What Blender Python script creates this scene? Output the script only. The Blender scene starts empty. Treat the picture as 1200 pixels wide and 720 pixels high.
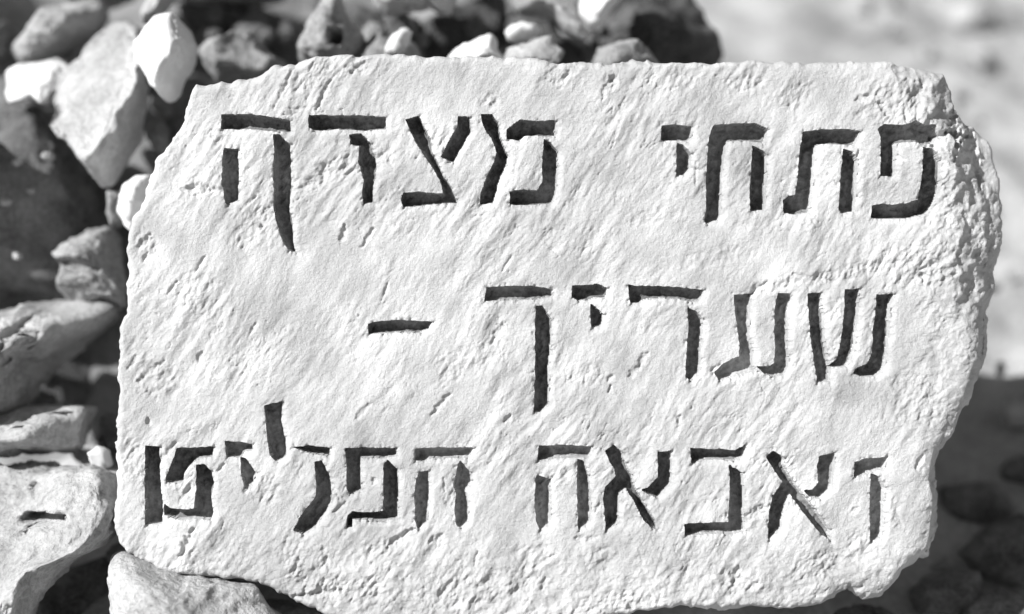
import bpy, math, random
import numpy as np
from mathutils import Vector, Matrix

# ------------------------------------------------------------------ camera, sky, sun, exposure
sc = bpy.context.scene
PITCH = math.radians(35)           # the camera looks down on the slab, the slab leans back as much
DIST = 1.83                        # metres from the lens to the face of the slab
UPV = Vector((0, math.sin(PITCH), math.cos(PITCH)))      # up along the face of the slab
OUT = Vector((0, -math.cos(PITCH), math.sin(PITCH)))     # out of the face
cam_d = bpy.data.cameras.new('camera'); cam = bpy.data.objects.new('camera', cam_d)
sc.collection.objects.link(cam); sc.camera = cam
cam_d.sensor_width = 36; cam_d.lens = 36 * DIST / 1.2
cam_d.clip_start = 0.05; cam_d.clip_end = 2000
cam.location = OUT * DIST
cam.rotation_euler = (math.pi / 2 - PITCH, 0, 0)
cam_d.dof.use_dof = True; cam_d.dof.focus_distance = DIST; cam_d.dof.aperture_fstop = 0.95
cam_d.dof.aperture_blades = 7

sd = Vector((0.65, 0, 0)) + UPV * -0.46 + OUT * -0.60     # the way the sunlight travels
sd.normalize()
w = bpy.data.worlds.new('World'); sc.world = w; w.use_nodes = True
nt = w.node_tree; nt.nodes.clear()
sky = nt.nodes.new('ShaderNodeTexSky'); sky.sky_type = 'NISHITA'; sky.sun_disc = False
sky.sun_elevation = math.asin(-sd.z); sky.sun_rotation = math.atan2(-sd.x, -sd.y)
bw = nt.nodes.new('ShaderNodeRGBToBW'); bg = nt.nodes.new('ShaderNodeBackground'); wo = nt.nodes.new('ShaderNodeOutputWorld')
bg.inputs['Strength'].default_value = 0.075
nt.links.new(sky.outputs[0], bw.inputs[0]); nt.links.new(bw.outputs[0], bg.inputs['Color']); nt.links.new(bg.outputs[0], wo.inputs[0])
sun_d = bpy.data.lights.new('sun', 'SUN'); sun = bpy.data.objects.new('sun', sun_d); sc.collection.objects.link(sun)
sun_d.energy = 5.0; sun_d.angle = math.radians(0.5); sun_d.color = (1, 1, 1)
sun.rotation_euler = sd.to_track_quat('-Z', 'Y').to_euler()
sc.view_settings.view_transform = 'Standard'; sc.view_settings.look = 'None'
sc.view_settings.gamma = 1; sc.view_settings.use_curve_mapping = False
sc.view_settings.exposure = 0.50

GROUND = -0.42
COL = sc.collection
RM = np.array([[1, 0, 0], list(UPV), list(OUT)])          # rows: slab frame axes in the world

# ------------------------------------------------------------------ numpy noise
_rs = np.random.RandomState(7)
_perm = np.concatenate([_rs.permutation(512)] * 3)
_grad = _rs.normal(size=(512, 3)); _grad /= np.linalg.norm(_grad, axis=1)[:, None]
def pn(x, y, z=0.0):
    x, y, z = np.broadcast_arrays(np.asarray(x, float), np.asarray(y, float), np.asarray(z, float))
    xi, yi, zi = np.floor(x).astype(int), np.floor(y).astype(int), np.floor(z).astype(int)
    fx, fy, fz = x - xi, y - yi, z - zi
    s = lambda t: t * t * t * (t * (6 * t - 15) + 10)
    sx, sy, sz = s(fx), s(fy), s(fz)
    def g(dx, dy, dz):
        h = _perm[_perm[_perm[(xi + dx) & 511] + ((yi + dy) & 511)] + ((zi + dz) & 511)]
        v = _grad[h]
        return v[..., 0] * (fx - dx) + v[..., 1] * (fy - dy) + v[..., 2] * (fz - dz)
    l = lambda a, b, t: a + (b - a) * t
    return 1.6 * l(l(l(g(0,0,0), g(1,0,0), sx), l(g(0,1,0), g(1,1,0), sx), sy),
                   l(l(g(0,0,1), g(1,0,1), sx), l(g(0,1,1), g(1,1,1), sx), sy), sz)
def fbm(x, y, z=0.0, n=4, g=0.5):
    a, t, f = 1.0, 0.0, 1.0
    for i in range(n):
        t = t + a * pn(x * f + 17.3 * i, y * f - 9.1 * i, z * f + 3.7 * i); a *= g; f *= 2.03
    return t
def sstep(a, b, x):
    t = np.clip((x - a) / (b - a), 0, 1); return t * t * (3 - 2 * t)

# ------------------------------------------------------------------ mesh helpers
def to_world(s):                   # slab frame (right, up, out) -> world
    return np.asarray(s) @ RM
def mesh_np(name, verts, faces, smooth=True):
    """faces: (n,k) array, all of one size"""
    me = bpy.data.meshes.new(name)
    verts = np.asarray(verts, np.float32); faces = np.asarray(faces, np.int32)
    k = faces.shape[1]
    me.vertices.add(len(verts)); me.vertices.foreach_set('co', verts.ravel())
    me.loops.add(faces.size); me.loops.foreach_set('vertex_index', faces.ravel())
    me.polygons.add(len(faces))
    me.polygons.foreach_set('loop_start', np.arange(0, faces.size, k, dtype=np.int32))
    me.polygons.foreach_set('loop_total', np.full(len(faces), k, np.int32))
    me.update(calc_edges=True); me.validate()
    me.polygons.foreach_set('use_smooth', np.full(len(me.polygons), smooth))
    return me
def link(name, me, mat, loc=(0, 0, 0), parent=None, label=None, cat=None, group=None, kind=None):
    o = bpy.data.objects.new(name, me); COL.objects.link(o); o.location = loc
    if not me.materials: me.materials.append(mat)
    if parent: o.parent = parent
    if label: o['label'] = label
    if cat: o['category'] = cat
    if group: o['group'] = group
    if kind: o['kind'] = kind
    return o
def based(name, vw, faces, mat, **kw):                    # mesh from world verts, origin at its base
    lo, hi = vw.min(0), vw.max(0)
    loc = np.array([(lo[0] + hi[0]) / 2, (lo[1] + hi[1]) / 2, lo[2]])
    return link(name, mesh_np(name, vw - loc, faces), mat, loc=tuple(loc), **kw)

# ------------------------------------------------------------------ materials (a black and white photograph: all greys)
def stone_mat(name, base, spread, scale, bump=0.4, spots=0.0, rough=0.95, dist=0.004, fine=16, stain=0):
    m = bpy.data.materials.new(name); m.use_nodes = True
    n = m.node_tree.nodes; l = m.node_tree.links
    b = n['Principled BSDF']; b.inputs['Roughness'].default_value = rough
    b.inputs['Specular IOR Level'].default_value = 0.15
    tc = n.new('ShaderNodeTexCoord')
    n1 = n.new('ShaderNodeTexNoise'); n1.inputs['Scale'].default_value = scale; n1.inputs['Detail'].default_value = 9; n1.inputs['Roughness'].default_value = 0.62
    n2 = n.new('ShaderNodeTexNoise'); n2.inputs['Scale'].default_value = scale * fine; n2.inputs['Detail'].default_value = 5; n2.inputs['Roughness'].default_value = 0.7
    l.new(tc.outputs['Object'], n1.inputs['Vector']); l.new(tc.outputs['Object'], n2.inputs['Vector'])
    mix = n.new('ShaderNodeMath'); mix.operation = 'MULTIPLY_ADD'; mix.inputs[1].default_value = 0.45
    l.new(n2.outputs['Fac'], mix.inputs[0])
    sc1 = n.new('ShaderNodeMath'); sc1.operation = 'MULTIPLY'; sc1.inputs[1].default_value = 0.75
    l.new(n1.outputs['Fac'], sc1.inputs[0]); l.new(sc1.outputs[0], mix.inputs[2])
    mr = n.new('ShaderNodeMapRange')
    mr.inputs['From Min'].default_value = 0.42; mr.inputs['From Max'].default_value = 0.78
    mr.inputs['To Min'].default_value = base - spread; mr.inputs['To Max'].default_value = base + spread
    l.new(mix.outputs[0], mr.inputs['Value'])
    out = mr.outputs[0]
    if stain:
        n3 = n.new('ShaderNodeTexNoise'); n3.inputs['Scale'].default_value = scale * 0.4; n3.inputs['Detail'].default_value = 6; n3.inputs['Roughness'].default_value = 0.65
        l.new(tc.outputs['Object'], n3.inputs['Vector'])
        r3 = n.new('ShaderNodeMapRange'); r3.inputs['From Min'].default_value = 0.35; r3.inputs['From Max'].default_value = 0.6
        r3.inputs['To Min'].default_value = 1 - stain; r3.inputs['To Max'].default_value = 1.03
        l.new(n3.outputs['Fac'], r3.inputs['Value'])
        m3 = n.new('ShaderNodeMath'); m3.operation = 'MULTIPLY'; l.new(out, m3.inputs[0]); l.new(r3.outputs[0], m3.inputs[1]); out = m3.outputs[0]
    if spots:
        v = n.new('ShaderNodeTexVoronoi'); v.inputs['Scale'].default_value = scale * 22
        l.new(tc.outputs['Object'], v.inputs['Vector'])
        r = n.new('ShaderNodeMapRange'); r.inputs['From Min'].default_value = 0.06; r.inputs['From Max'].default_value = 0.22
        r.inputs['To Min'].default_value = 1 - spots; r.inputs['To Max'].default_value = 1
        l.new(v.outputs['Distance'], r.inputs['Value'])
        mu = n.new('ShaderNodeMath'); mu.operation = 'MULTIPLY'; l.new(out, mu.inputs[0]); l.new(r.outputs[0], mu.inputs[1]); out = mu.outputs[0]
    l.new(out, b.inputs['Base Color'])
    bp = n.new('ShaderNodeBump'); bp.inputs['Strength'].default_value = bump; bp.inputs['Distance'].default_value = dist
    l.new(mix.outputs[0], bp.inputs['Height']); l.new(bp.outputs[0], b.inputs['Normal'])
    return m
M_SLAB = stone_mat('pale_limestone', 0.51, 0.13, 14, 0.85, spots=0.0, dist=0.004, fine=34, stain=0.13)
M_CUT_SHADE = stone_mat('dark_tinted_cut_stone', 0.19, 0.14, 9, 0.35, dist=0.003)  # the grooves' shade is put into this floor colour
M_CUT_HALF_SHADE = stone_mat('worn_tinted_cut_stone', 0.33, 0.20, 9, 0.35, dist=0.003)  # paler painted shade for the greyer letters
M_WHITE = stone_mat('white_chalk_stone', 0.70, 0.05, 8, 0.3)
M_PALE = stone_mat('pale_field_stone', 0.46, 0.20, 9, 1.0, spots=0.3, dist=0.009)
M_MID = stone_mat('grey_field_stone', 0.36, 0.20, 9, 1.0, spots=0.35, dist=0.01)
M_DARK = stone_mat('dark_basalt', 0.115, 0.10, 9, 1.0, dist=0.01)  # dark stone colour that also carries the shade of gaps and undersides
M_DIM = stone_mat('weathered_dark_stone', 0.19, 0.15, 14, 1.0, spots=0.2, dist=0.01)  # mid-dark stone, dimmed further to stand in for shade
M_SOIL = stone_mat('dark_soil', 0.22, 0.10, 6, 1.0)
M_GROUND = stone_mat('dusty_pale_ground', 0.35, 0.15, 7, 0.8, spots=0.15, dist=0.01)
M_GRAVEL = stone_mat('ground_pebbles', 0.24, 0.16, 5, 0.6)

# ------------------------------------------------------------------ the ground
def ground():
    def axis(lim, fine, a, b):
        core = np.arange(a, b, fine); up = [b]; st = fine
        while up[-1] < lim: st *= 1.22; up.append(up[-1] + st)
        dn = [a]; st = fine
        while dn[-1] > -lim: st *= 1.22; dn.append(dn[-1] - st)
        return np.array(sorted(set(dn[1:])) + list(core) + up)
    xs = axis(900, 0.02, -2.0, 2.6); ys = axis(900, 0.02, -0.9, 3.2)
    X, Y = np.meshgrid(xs, ys)
    near = np.exp(-((X / 6) ** 2 + (Y / 6) ** 2))
    Z = GROUND + near * (0.035 * fbm(X * 1.3, Y * 1.3, 3.3, 3) + 0.022 * fbm(X * 7, Y * 7, 1.1, 4)) - 0.004
    Z = Z - 0.10 * np.exp(-(((X - 0.55) / 0.5) ** 2 + ((Y + 0.28) / 0.28) ** 2))     # hollow under the lower right corner
    far = np.hypot(X, Y) > 60
    Z = np.where(far, GROUND, Z)
    ny, nx = X.shape
    i = np.arange(ny * nx).reshape(ny, nx)
    f = np.stack([i[:-1, :-1], i[:-1, 1:], i[1:, 1:], i[1:, :-1]], -1).reshape(-1, 4)
    link('ground', mesh_np('ground', np.stack([X, Y, Z], -1).reshape(-1, 3), f), M_GROUND, kind='structure')
ground()

# ------------------------------------------------------------------ the slab
OUTLINE = [(228,97),(240,98),(270,95),(285,93),(303,87),(320,76),(345,74),(360,67),(400,63),(420,65),(455,61),(480,64),(500,66),
 (560,65),(620,67),(655,72),(690,73),(730,74),(770,74),(810,72),(850,71),(900,70),(950,72),(1000,70),(1040,71),(1080,76),(1108,82),
 (1114,95),(1118,115),(1125,130),(1140,140),(1155,152),(1166,165),(1170,185),(1175,205),(1177,225),(1176,250),(1179,275),(1176,295),
 (1170,312),(1169,335),(1166,350),(1160,365),(1159,385),(1156,410),(1153,428),(1146,440),(1141,458),(1134,475),(1124,488),(1112,505),
 (1102,520),(1096,540),(1093,562),(1099,585),(1096,610),(1093,635),(1086,652),(1070,668),(1056,682),(1040,695),(1018,700),(1000,692),(980,703),(955,714),
 (920,716),(880,713),(840,714),(800,712),(750,718),(700,726),(640,734),(560,742),(490,738),(430,736),(385,724),(350,708),(300,684),
 (240,678),(195,673),(172,662),(150,650),(138,640),(131,628),(130,610),(133,590),(134,550),(132,520),(134,490),(137,462),(134,440),
 (137,420),(136,400),(141,380),(148,360),(146,340),(149,318),(146,290),(151,268),(157,250),(166,232),(171,214),(175,196),(182,184),
 (195,170),(205,155),(213,140),(219,118)]
T1=(240,110,3.7875); T2=(450,110,3.7875); T3=(750,120,4.8); T4=(900,120,4.8); T5=(420,320,4.0); T6=(660,320,5.145)
T7=(830,320,5.143); T8=(150,460,4.0); T9=(380,500,5.145); T10=(610,500,5.145); T11=(780,500,4.2857)
# every carved letter: list of strokes, each stroke an outline (scaled tracing), and the cut's depth in mm
LETTERS = [
 (T1, 22, [[(75,92),(200,92),(290,104),(375,118),(378,165),(310,167),(200,155),(72,155)],
       [(85,240),(145,245),(148,350),(143,470),(95,492),(88,470),(75,400),(78,310)],
       [(305,178),(330,180),(375,225),(378,300),(380,420),(372,500),(385,570),(388,660),(400,700),(370,695),(340,640),(315,560),(303,500),(305,400),(302,330),(308,260)]]),
 (T1, 22, [[(460,95),(560,97),(680,95),(800,102),(803,155),(720,160),(600,155),(480,160),(458,145)],
       [(640,180),(690,172),(735,220),(755,290),(755,380),(742,430),(745,480),(705,488),(700,440),(705,380),(680,300),(685,230),(645,220)]]),
 (T2, 22, [[(95,115),(155,98),(180,150),(205,200),(215,260),(265,370),(300,420),(325,485),(270,485),(140,497),(85,502),(75,470),(85,440),(150,435),(230,445),(265,440),(250,390),(220,330),(175,270),(130,190)],
       [(330,100),(380,105),(385,165),(340,240),(305,305),(255,280),(280,225),(325,150)]]),
 (T2, 22, [[(430,95),(480,92),(510,140),(515,190),(550,280),(540,320),(510,380),(485,485),(425,490),(430,440),(460,360),(490,300),(500,260),(480,200),(440,140)],
       [(545,160),(600,118),(680,122),(760,118),(757,187),(700,185),(620,185),(600,207),(545,200)],
       [(712,200),(735,215),(768,255),(765,380),(755,450),(740,487),(650,492),(560,492),(558,435),(620,425),(680,430),(705,390),(703,300)]]),
 (T3, 22, [[(122,135),(200,125),(278,135),(280,200),(270,220),(200,212),(120,212)],
       [(210,225),(235,240),(275,290),(270,370),(240,405),(205,408),(207,300)]]),
 (T3, 24, [[(415,130),(520,120),(650,118),(705,150),(695,228),(600,215),(500,215),(465,240),(450,360),(443,430),(440,630),(425,660),(375,680),(365,670),(375,600),(372,460),(378,360),(385,230),(400,160)],
       [(632,245),(660,262),(697,292),(695,420),(685,605),(620,612),(618,520),(628,400),(632,300)]]),
 (T4, 24, [[(200,165),(300,155),(420,152),(495,162),(475,240),(420,238),(300,232),(250,250),(240,340),(228,500),(220,615),(160,630),(90,622),(88,550),(120,528),(158,520),(168,420),(180,270)],
       [(425,262),(445,275),(480,325),(470,450),(465,610),(420,625),(398,605),(405,500),(410,380)]]),
 (T4, 24, [[(615,150),(650,125),(720,130),(780,125),(828,100),(860,130),(925,125),(935,180),(915,230),(880,238),(820,222),(730,228),(692,240),(690,300),(685,415),(630,415),(632,300),(632,200)],
       [(872,250),(900,260),(940,325),(942,480),(915,570),(880,625),(800,650),(680,655),(582,650),(585,585),(640,570),(700,580),(800,565),(845,545),(855,480),(868,380)]]),
 (T5, 20, [[(600,68),(720,62),(820,62),(905,78),(903,110),(840,122),(760,125),(650,130),(590,130)],
       [(835,152),(860,155),(902,215),(900,330),(888,450),(890,620),(850,650),(822,655),(828,540),(830,400),(828,250)]]),
 (T5, 20, [[(45,240),(90,228),(200,222),(345,230),(325,260),(290,278),(180,277),(100,280),(45,283)]]),
 (T6, 18, [[(55,75),(130,75),(200,65),(265,90),(255,152),(200,148),(150,165),(90,165),(52,145)],
       [(165,180),(190,205),(240,250),(230,318),(170,330),(168,260)]]),
 (T6, 20, [[(395,72),(450,80),(600,80),(700,90),(838,105),(820,165),(780,175),(700,158),(580,150),(490,160),(450,178),(405,180)],
       [(750,205),(790,235),(828,275),(822,400),(808,600),(755,645),(738,620),(748,450),(758,330)]]),
 (T7, 17, [[(155,130),(245,125),(238,250),(240,380),(262,480),(265,560),(285,590),(240,600),(60,645),(38,605),(90,550),(150,515),(190,505),(185,380),(165,250)],
       [(420,122),(488,125),(490,165),(470,230),(465,400),(470,560),(450,610),(400,628),(330,600),(290,562),(370,565),(400,540),(402,430),(400,300),(405,200)]]),
 (T7, 19, [[(598,122),(660,120),(675,250),(682,380),(700,520),(720,580),(715,650),(655,655),(640,560),(625,450),(608,280)],
       [(820,100),(890,95),(885,200),(870,350),(855,470),(822,565),(720,560),(775,520),(795,430),(810,330),(822,200)],
       [(1010,130),(1095,125),(1070,230),(1068,370),(1055,500),(1040,590),(1000,620),(930,620),(868,600),(900,570),(960,545),(990,480),(990,380),(1003,280),(1015,180)]]),
 (T8, 22, [[(78,250),(140,255),(145,400),(158,520),(157,612),(80,615),(80,500),(76,380)],
       [(225,262),(320,262),(395,255),(392,295),(325,300),(290,330),(260,370),(250,410),(175,415),(180,390),(205,330)],
       [(318,342),(355,340),(385,370),(398,420),(385,490),(397,560),(390,588),(320,580),(240,585),(165,565),(165,525),(200,545),(260,552),(310,545),(318,460)]]),
 (T8, 18, [[(448,230),(530,235),(580,245),(580,268),(540,272),(530,298),(460,298),(460,262)],
       [(525,305),(550,310),(595,380),(580,415),(545,435),(530,380)]]),
 (T8, 20, [[(640,62),(720,42),(715,130),(735,220),(740,300),(700,315),(665,290),(650,190)],
       [(765,250),(850,250),(945,260),(942,292),(870,282)],
       [(875,325),(905,320),(945,390),(955,500),(920,560),(870,625),(820,655),(775,645),(810,580),(880,490),(885,440)]]),
 (T9, 20, [[(125,130),(260,128),(430,130),(430,165),(370,178),(215,178),(212,250),(220,380),(150,400),(135,370),(135,250)],
       [(380,200),(440,260),(445,400),(438,550),(370,555),(280,550),(165,545),(165,600),(130,600),(140,540),(170,512),(270,520),(355,512),(358,400),(358,230)]]),
 (T9, 19, [[(545,135),(700,128),(900,130),(870,178),(720,180),(630,180),(600,200),(545,200)],
       [(570,280),(625,265),(628,400),(620,570),(565,605),(548,560),(545,400),(555,320)],
       [(815,205),(880,280),(885,340),(850,395),(870,500),(860,575),(820,598),(795,590),(788,480),(795,400),(780,350),(800,260)]]),
 (T10, 19, [[(110,118),(250,112),(425,122),(415,178),(300,178),(200,182),(103,198)],
       [(95,295),(180,320),(178,450),(172,590),(115,610),(95,570),(85,450)],
       [(345,190),(375,210),(400,300),(420,430),(412,570),(350,615),(345,500),(343,350)]]),
 (T10, 21, [[(512,150),(560,110),(600,150),(618,210),(660,290),(685,370),(740,470),(810,570),(818,615),(795,605),(740,550),(690,450),(650,385),(635,368),(590,400),(582,480),(580,580),(515,620),(510,520),(500,440),(510,370),(575,300),(565,240),(530,190)],
       [(825,155),(895,145),(902,290),(890,350),(825,420),(780,400),(725,375),(770,370),(828,310),(830,230)]]),
 (T11, 20, [[(125,110),(250,115),(350,120),(395,90),(380,150),(340,165),(260,155),(190,160),(130,178)],
       [(315,190),(375,235),(383,330),(382,450),(390,520),(340,528),(200,528),(95,538),(95,490),(200,485),(315,480),(322,380),(325,250)]]),
 (T11, 20, [[(505,150),(540,122),(580,160),(580,200),(622,262),(672,332),(744,420),(812,520),(822,560),(785,535),(725,462),(665,385),(635,340),(610,350),(590,420),(568,520),(520,565),(520,450),(540,350),(590,280),(560,230)],
       [(775,150),(838,130),(830,230),(825,300),(770,355),(735,348),(690,320),(740,320),(768,280),(765,200)]]),
 (T11, 19, [[(950,180),(1010,160),(1105,155),(1090,205),(1030,225),(945,245)],
       [(1035,235),(1060,255),(1085,310),(1080,380),(1083,490),(1070,560),(1035,580),(1030,450),(1030,330)]]),
]
# dents and scratches in the face: x1, y1, x2, y2, half width, depth (mm)
DENTS = [(716,92,717,94,6,7),(712,96,706,116,3.5,4),(380,193,378,216,4,5),(404,264,399,286,3,5),(437,268,424,290,3,4),(305,264,306,267,3.5,7),
 (591,380,576,402,4.5,5),(757,415,750,429,4.5,4.5),(750,429,738,441,4,4),(527,462,506,486,3.5,4),(432,474,418,490,4,3),(598,488,592,494,3.5,6),
 (226,620,214,650,4.5,8),(484,621,454,640,4.5,7),(519,628,505,636,5,5),(432,612,455,615,2,4),(405,590,392,600,3,4),(866,668,860,686,6,6),(878,690,888,684,4,5),
 (162,291,176,276,4,5),(168,305,173,296,3,4),(214,222,262,224,6,4),(162,447,187,426,4,4),(150,432,160,418,3,3),(236,412,232,424,3,4),
 (815,218,816,190,1.5,3),(804,196,821,200,2,3),(1005,190,1006,176,1.8,4),(1004,212,1005,202,1.8,4),(1003,240,1005,230,2,4),(1048,182,1060,188,3,4),
 (1082,322,1083,328,4.5,8),(1078,316,1106,305,3,4),(1096,161,1112,155,4,13),(1112,155,1150,157,3.6,12),(1126,132,1124,166,7,13),(1153,150,1158,216,4.5,10),(1126,165,1118,190,3,6),(1140,136,1152,148,3,6),
 (1046,362,1047,374,1.8,4),(893,455,896,459,1.6,3),(996,412,975,422,2,3),(880,604,894,596,5,5),(834,435,838,430,2.5,5),(798,488,794,494,3,6),
 (713,460,716,452,2,5),(717,441,712,447,3,4),(748,586,750,598,2,3),(702,590,698,600,3,4),(689,632,676,632,4,4),(733,700,740,712,5,4),(700,630,688,634,3,3),
 (300,230,286,244,2,3),(262,216,281,214,4,4),(341,128,362,126,2,2),(347,134,330,135,2,2),(520,560,521,576,1.8,3),(438,563,440,564,4,5),
 (900,330,880,345,2,3),(930,322,980,330,3,3),(1030,120,1040,133,4,5),(1060,130,1062,145,2.5,5),(1075,95,1100,92,3,3),(205,520,180,548,3.5,4),
 (225,565,210,590,3,3),(172,490,174,500,2.5,5),(385,560,398,585,2.5,3),(650,650,622,668,3,4),(635,690,640,678,3,3),(560,648,556,662,2.5,3),
 (430,655,436,640,3,3),(378,640,385,665,3.5,3),(352,650,345,672,3,3),(1000,600,1006,596,3,3),(300,560,288,576,4,4),(255,552,262,545,3,5)]

DENTS += [(342,84,322,126,2.6,2.6),(387,94,371,128,3.0,4.5),(428,73,412,84,3,4),(368,72,362,84,2,3),
 (345,700,400,692,4,6),(240,300,228,320,2,3),(208,330,196,345,2.2,3),(300,378,290,396,2,3),(600,300,588,318,2,2.5),(640,286,655,300,1.6,2.5),(455,330,447,352,1.8,3),
 (1002,118,1018,112,4,4),(1070,112,1085,100,4,4),(985,700,1010,690,5,6),(1075,548,1082,535,4,5),(1100,330,1120,322,3,4),(1130,250,1140,270,4,4)]
# rough spots: x, y, radii, slant, strength
PATCHES = [(418,190,52,16,12,2.2),(238,223,26,7,-3,2.2),(352,215,30,8,8,1.6),(172,285,16,22,20,1.6),(178,440,30,34,40,1.3),(545,425,50,22,20,1.2),(520,160,16,14,0,1.2),
 (655,88,30,14,30,1.8),(716,95,10,12,0,1.8),(872,98,26,12,0,1.6),(385,85,50,18,20,1.5),(575,118,14,12,30,2.2),(800,95,20,14,0,1.2),(935,110,30,18,30,1.3),(1050,120,46,30,0,1.8),
 (1088,185,14,26,0,2.2),(1000,318,60,10,12,2.0),(1085,310,55,30,20,1.8),(1100,240,24,28,0,1.8),(985,360,20,10,0,1.2),(888,600,16,9,25,2.2),(650,560,22,10,20,1.6),(640,600,14,20,30,1.3),
 (860,680,24,20,0,1.8),(960,665,40,18,15,2.0),(1010,640,30,18,20,1.8),(720,705,70,14,8,1.8),(560,690,90,20,10,1.6),(400,690,60,18,0,2.2),(345,655,20,34,10,1.6),(450,640,40,12,20,1.6),
 (310,575,22,20,20,1.6),(225,560,22,26,40,1.8),(160,540,18,40,20,1.6),(1040,600,20,30,0,1.6),(1075,470,40,40,20,1.3),(905,335,40,8,14,1.6),(690,440,20,16,20,1.4),(530,585,12,12,0,1.6),
 (620,650,30,18,30,1.4),(760,255,50,10,10,.9),(840,300,60,12,10,.9),(300,270,40,30,50,1.0),(240,345,30,40,50,1.0),(700,655,30,16,20,1.3)]

def catmull(pts, n=3):
    p = np.array(pts, float); m = len(p); out = []
    for i in range(m):
        a, b, c, d = p[i - 1], p[i], p[(i + 1) % m], p[(i + 2) % m]
        for k in range(n):
            t = k / n
            out.append(0.5 * ((2 * b) + (c - a) * t + (2 * a - 5 * b + 4 * c - d) * t * t + (3 * b - a - 3 * c + d) * t ** 3))
    return np.array(out)
def sdf(px, py, poly):
    """signed distance, positive inside, and the nearest boundary point"""
    shp = px.shape; px = px.ravel(); py = py.ravel()
    best = np.full(px.shape, 1e18); bx = np.zeros_like(px); by = np.zeros_like(py); ins = np.zeros(px.shape, bool)
    m = len(poly)
    for i in range(m):
        x0, y0 = poly[i]; x1, y1 = poly[(i + 1) % m]
        ex, ey = x1 - x0, y1 - y0; L = ex * ex + ey * ey + 1e-12
        t = np.clip(((px - x0) * ex + (py - y0) * ey) / L, 0, 1)
        qx, qy = x0 + t * ex, y0 + t * ey
        d = (px - qx) ** 2 + (py - qy) ** 2
        k = d < best; best[k] = d[k]; bx[k] = qx[k]; by[k] = qy[k]
        c = (y0 > py) != (y1 > py)
        if abs(ey) > 1e-9: ins ^= c & (px < x0 + (py - y0) * ex / ey)
    s = np.sqrt(best) * np.where(ins, 1, -1)
    return s.reshape(shp), bx.reshape(shp), by.reshape(shp)

def rough_poly(poly, amp, step, seed, sc_=9.0):
    """resample an outline every `step` and shake it sideways"""
    p = np.array(poly, float); q = np.roll(p, -1, 0); L = np.linalg.norm(q - p, axis=1)
    out = []
    for a, b, l in zip(p, q, L):
        k = max(1, int(round(l / step)))
        for j in range(k): out.append(a + (b - a) * j / k)
    o = np.array(out)
    nx = fbm(o[:, 0] / sc_, o[:, 1] / sc_, seed, 3, 0.6); ny = fbm(o[:, 0] / sc_, o[:, 1] / sc_, seed + 40.5, 3, 0.6)
    return o + amp * np.stack([nx, ny], -1)

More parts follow.
